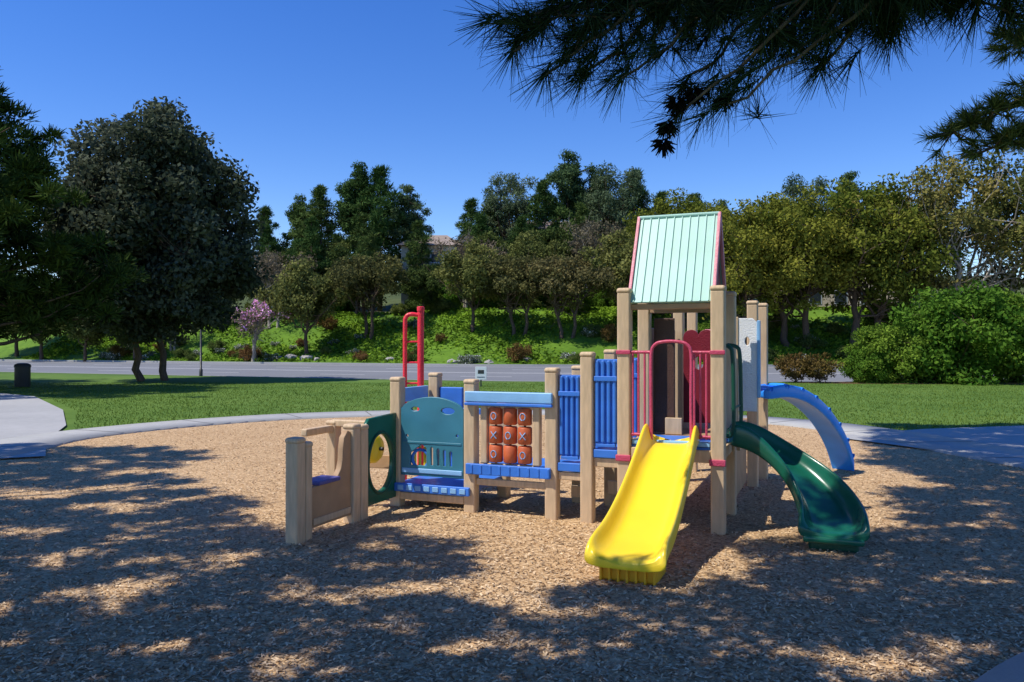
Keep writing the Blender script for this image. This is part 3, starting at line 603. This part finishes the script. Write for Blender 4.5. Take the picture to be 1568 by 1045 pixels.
panel('maroon_heart_panel',heart(-.45,.86,1.85,.17),[ell(-.45,1.55,.06,.08)],.03,'maroon',(0,1.8,0))
panel('maroon_side_panel',[(-.24,.86),(-.08,.86),(-.08,1.65),(-.16,1.72),(-.24,1.65)],[],.03,'maroon',(0,2.4,0))
rbox('brown_rear_panel',A1+.08,A1+.30,B1+.1,B1+.14,.82,2.05,'brown'); rbox('brown_side_panel',A1-.0,A1+.03,B1+.07,2.55,.80,1.95,'brown')
rbox('rear_red_beam',-.50,.06,2.62,2.68,1.86,1.96,'rooftrim'); rbox('rear_blue_beam',-.7,.02,2.70,2.75,1.05,1.20,'blue')
for i in range(6): ptube('rear_bar_%d'%i,[(-.42+i*.07,2.72,.85),(-.42+i*.07,2.72,1.85)],.012,'red',smooth_path=False)
rbox('rear_step',-.68,-.50,B1+.06,B1+.09,.80,.98,'beige')
panel('white_play_panel',[(.05,1.06),(.245,1.06),(.245,2.0),(.20,2.04),(.05,2.04)],[ell(.15,1.8,.03,.05)],.025,'white',(0,1.2,0)); rbox('white_panel_edge',.25,.285,1.17,1.22,1.2,2.02,'bluelt'); rbox('white_panel_post',.02,.06,1.17,1.23,.7,2.06,'beige')
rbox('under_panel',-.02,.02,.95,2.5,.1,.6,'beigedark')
for (b,a) in ((.25,.10),(.72,.12)):
    ptube('green_hoop',[(.0,b,.9),(a,b,.92),(a+.01,b,1.3),(a,b,1.66),(a-.03,b,1.74),(-.0,b,1.76)],.02,'greendk')
ptube('green_hoop_tie',[(.1,.25,1.15),(.12,.72,1.15)],.014,'greendk',smooth_path=False)
def chan(W,H): 
    return [(-W/2-.035,-.035),(-W/2-.04,H*.6),(-W/2-.032,H),(-W/2-.012,H+.012),(-W/2+.008,H-.005),(-W/2+.03,.05),(-W/2+.07,.008),(-W/4,0),(0,-.003),(W/4,0),(W/2-.07,.008),(W/2-.03,.05),(W/2-.008,H-.005),(W/2+.012,H+.012),(W/2+.032,H),(W/2+.04,H*.6),(W/2+.035,-.035),(W/2-.06,-.05),(0,-.05),(-W/2+.06,-.05)]
sx=-.425; side=(1,0,0)
st=[(.03,.83,.43,.06),(.0,.83,.43,.10),(-.06,.825,.43,.19),(-.16,.80,.44,.20),(-.3,.74,.45,.17),(-.5,.645,.46,.14),(-.75,.52,.47,.13),(-1.0,.405,.48,.13),(-1.2,.325,.49,.13),(-1.4,.26,.50,.13),(-1.58,.225,.51,.125),(-1.75,.215,.52,.115),(-1.86,.205,.53,.08),(-1.90,.19,.53,.035),(-1.915,.165,.53,.0)]
loft('yellow_slide',[((sx,b,z),side,W,H) for b,z,W,H in st],chan,'yellow')
rbox('slide_foot',sx-.22,sx+.22,-1.80,-1.45,.0,.165,'yellowdk',.03)
for i in range(7): rbox('slide_foot_rib_%d'%i,sx-.2+i*.0667-.01,sx-.2+i*.0667+.01,-1.83,-1.79,.0,.16,'yellowdk',.006)
pp=np.array([(.02,.46,.83),(.16,.47,.825),(.34,.47,.76),(.52,.44,.66),(.70,.36,.53),(.84,.23,.40),(.93,.07,.29),(.975,-.10,.215),(.985,-.25,.19),(.985,-.36,.18),(.985,-.40,.155)])
tg=np.gradient(pp,axis=0); tg[:,2]=0; tg=nrm(tg); sd=np.stack([-tg[:,1],tg[:,0],0*tg[:,0]],1)
HH=[.14,.18,.17,.14,.14,.15,.15,.15,.14,.08,.02]; WW=[.40,.40,.41,.42,.43,.45,.46,.47,.48,.49,.49]
loft('green_slide',[(p,s,W,H) for p,s,W,H in zip(pp,sd,WW,HH)],chan,'green')
rbox('green_slide_foot',.985-.2,.985+.2,-.30,.0,.0,.15,'greendk',.03); rbox('green_slide_lip',.985-.24,.985+.24,-.41,-.36,.09,.15,'green',.02)
def W2L(x,y,z):
    c,s=math.cos(math.radians(22)),math.sin(math.radians(22)); dx,dy=x-1.92,y-7.27; return (dx*c-dy*s,dx*s+dy*c,z)
wp=np.array([W2L(*p) for p in [(3.10,9.95,1.12),(3.35,10.05,1.18),(3.6,10.2,1.15),(3.85,10.36,1.05),(4.1,10.53,.88),(4.32,10.70,.66),(4.5,10.85,.42),(4.62,10.95,.18),(4.68,11.0,-.05)]])
tg=np.gradient(wp,axis=0); t2=tg.copy(); t2[:,2]=0; t2=nrm(t2); sd=np.stack([-t2[:,1],t2[:,0],0*t2[:,0]],1)
def band(W,H): return [(-W/2,-.10),(-W/2,.085),(-W/2+.03,.10),(-W/2+.05,.03),(W/2-.05,.03),(W/2-.03,.10),(W/2,.085),(W/2,-.10),(W/2-.04,-.05),(-W/2+.04,-.05)]
loft('blue_curved_slide',[(p,s,.34,0) for p,s in zip(wp,sd)],band,'bluebright')
for i in range(8):
    f=.4+i*.95; j=int(f); p=wp[j]*(1-(f-j))+wp[min(j+1,8)]*(f-j); s=sd[j]
    ptube('climber_grip_%d'%i,[p-s*.17+[0,0,.06],p-s*.08+[0,0,.07],p+s*.08+[0,0,.07],p+s*.17+[0,0,.06]],.03,'bluebright')
# ------------------------------------------------------------ small objects
def empty(name,loc): e=bpy.data.objects.new(name,None); bpy.context.collection.objects.link(e); e.location=loc; return e
sg=empty('park_sign',(-1.33,33.5,0)); rbox('sign_post',-.03,.03,-.02,.02,0,.85,'metal',par=sg); rbox('sign_board',-.24,.24,-.045,-.022,.30,.86,'white',par=sg); rbox('sign_text_block',-.13,.13,-.05,-.046,.56,.72,'metal',.001,par=sg); rbox('sign_text_line',-.16,.16,-.05,-.046,.40,.43,'metal',.001,par=sg)
tb=empty('trash_can',(-20.8,33.2,0))
q=Q(); tube(q,[(0,0,0),(0,0,.05),(0,0,.8),(0,0,.86)],[.27,.30,.30,.31],0,20); obj('bin_body',q.mesh('bin_body',['metal'],smooth=[0]),parent=tb)
q=Q(); tube(q,[(0,0,.86),(0,0,.96),(0,0,1.02),(0,0,1.03)],[.33,.30,.18,.02],0,20); obj('bin_lid',q.mesh('bin_lid',['metal'],smooth=[0]),parent=tb)
lp=empty('street_lamp',(-18.0,45.2,0))
q=Q(); tube(q,[(0,0,0),(0,0,.4),(0,0,.42),(0,0,5.2)],[.1,.1,.06,.045],0,10); obj('pole',q.mesh('pole',['metal'],smooth=[0]),parent=lp)
q=Q(); tube(q,[(0,0,5.2),(0,0,5.25),(0,0,5.5),(0,0,5.56)],[.05,.17,.22,.05],0,12); obj('lamp_head',q.mesh('lamp_head',['metal'],smooth=[0]),parent=lp)
def house(x,y,z,w,d,h,name='stucco_house'):
    e=empty(name,(x,y,z)); rbox('walls',-w/2,w/2,-d/2,d/2,-5,h,'stucco',.02,par=e)
    me=bpy.data.meshes.new('roof'); o=.5
    me.from_pydata([(-w/2-o,-d/2-o,h),(w/2+o,-d/2-o,h),(w/2+o,d/2+o,h),(-w/2-o,d/2+o,h),(-w/2+1.5,0,h+1.6),(w/2-1.5,0,h+1.6)],[],[(0,1,5,4),(2,3,4,5),(1,2,5),(3,0,4),(3,2,1,0)]); me.materials.append(M['tile']); obj('roof',me,parent=e)
    for i in range(int(w//2.6)):
        for k in range(int(h//2.8)):
            cx=-w/2+1.5+i*2.5; rbox('window',cx-.55,cx+.55,-d/2-.05,-d/2-.01,k*2.8+.9,k*2.8+2.1,'glass',.01,par=e); rbox('window_frame',cx-.65,cx+.65,-d/2-.03,-d/2-.005,k*2.8+.8,k*2.8+2.2,'white',.01,par=e)
house(-9.4,92,7.6,6.5,6,5.6); house(4,100,10.5,10,8,5.6); house(33,80,5.0,10,8,5.6)
# ------------------------------------------------------------ world, sun, camera
w=bpy.data.worlds.new('World'); sc.world=w; w.use_nodes=True; nt=w.node_tree; bg=nt.nodes['Background']
sky=nt.nodes.new('ShaderNodeTexSky'); sky.sky_type='NISHITA'; sky.sun_disc=False
el=math.asin(SUN[2]); sky.sun_elevation=el; sky.sun_rotation=math.atan2(SUN[0],SUN[1])%(2*math.pi); sky.air_density=1.0; sky.dust_density=0; sky.ozone_density=3.5
hs=nt.nodes.new('ShaderNodeHueSaturation'); hs.inputs['Hue'].default_value=.518; hs.inputs['Saturation'].default_value=1.33; hs.inputs['Value'].default_value=2.0
nt.links.new(sky.outputs[0],hs.inputs['Color']); nt.links.new(hs.outputs[0],bg.inputs[0]); bg.inputs[1].default_value=.09
sl=bpy.data.lights.new('sun','SUN'); sl.energy=5.0; sl.angle=math.radians(.5); sl.color=(1,.95,.86)
so=bpy.data.objects.new('sun',sl); bpy.context.collection.objects.link(so); so.rotation_euler=Vector(-SUN).to_track_quat('-Z','Y').to_euler()
cam=bpy.data.cameras.new('camera'); co=bpy.data.objects.new('camera',cam); bpy.context.collection.objects.link(co)
co.location=(0,0,1.75); co.rotation_euler=(math.radians(90.36),0,0); cam.sensor_width=36; cam.lens=27.46; cam.clip_end=3000; cam.clip_start=.05
sc.camera=co
print('clumps',len(clumps))
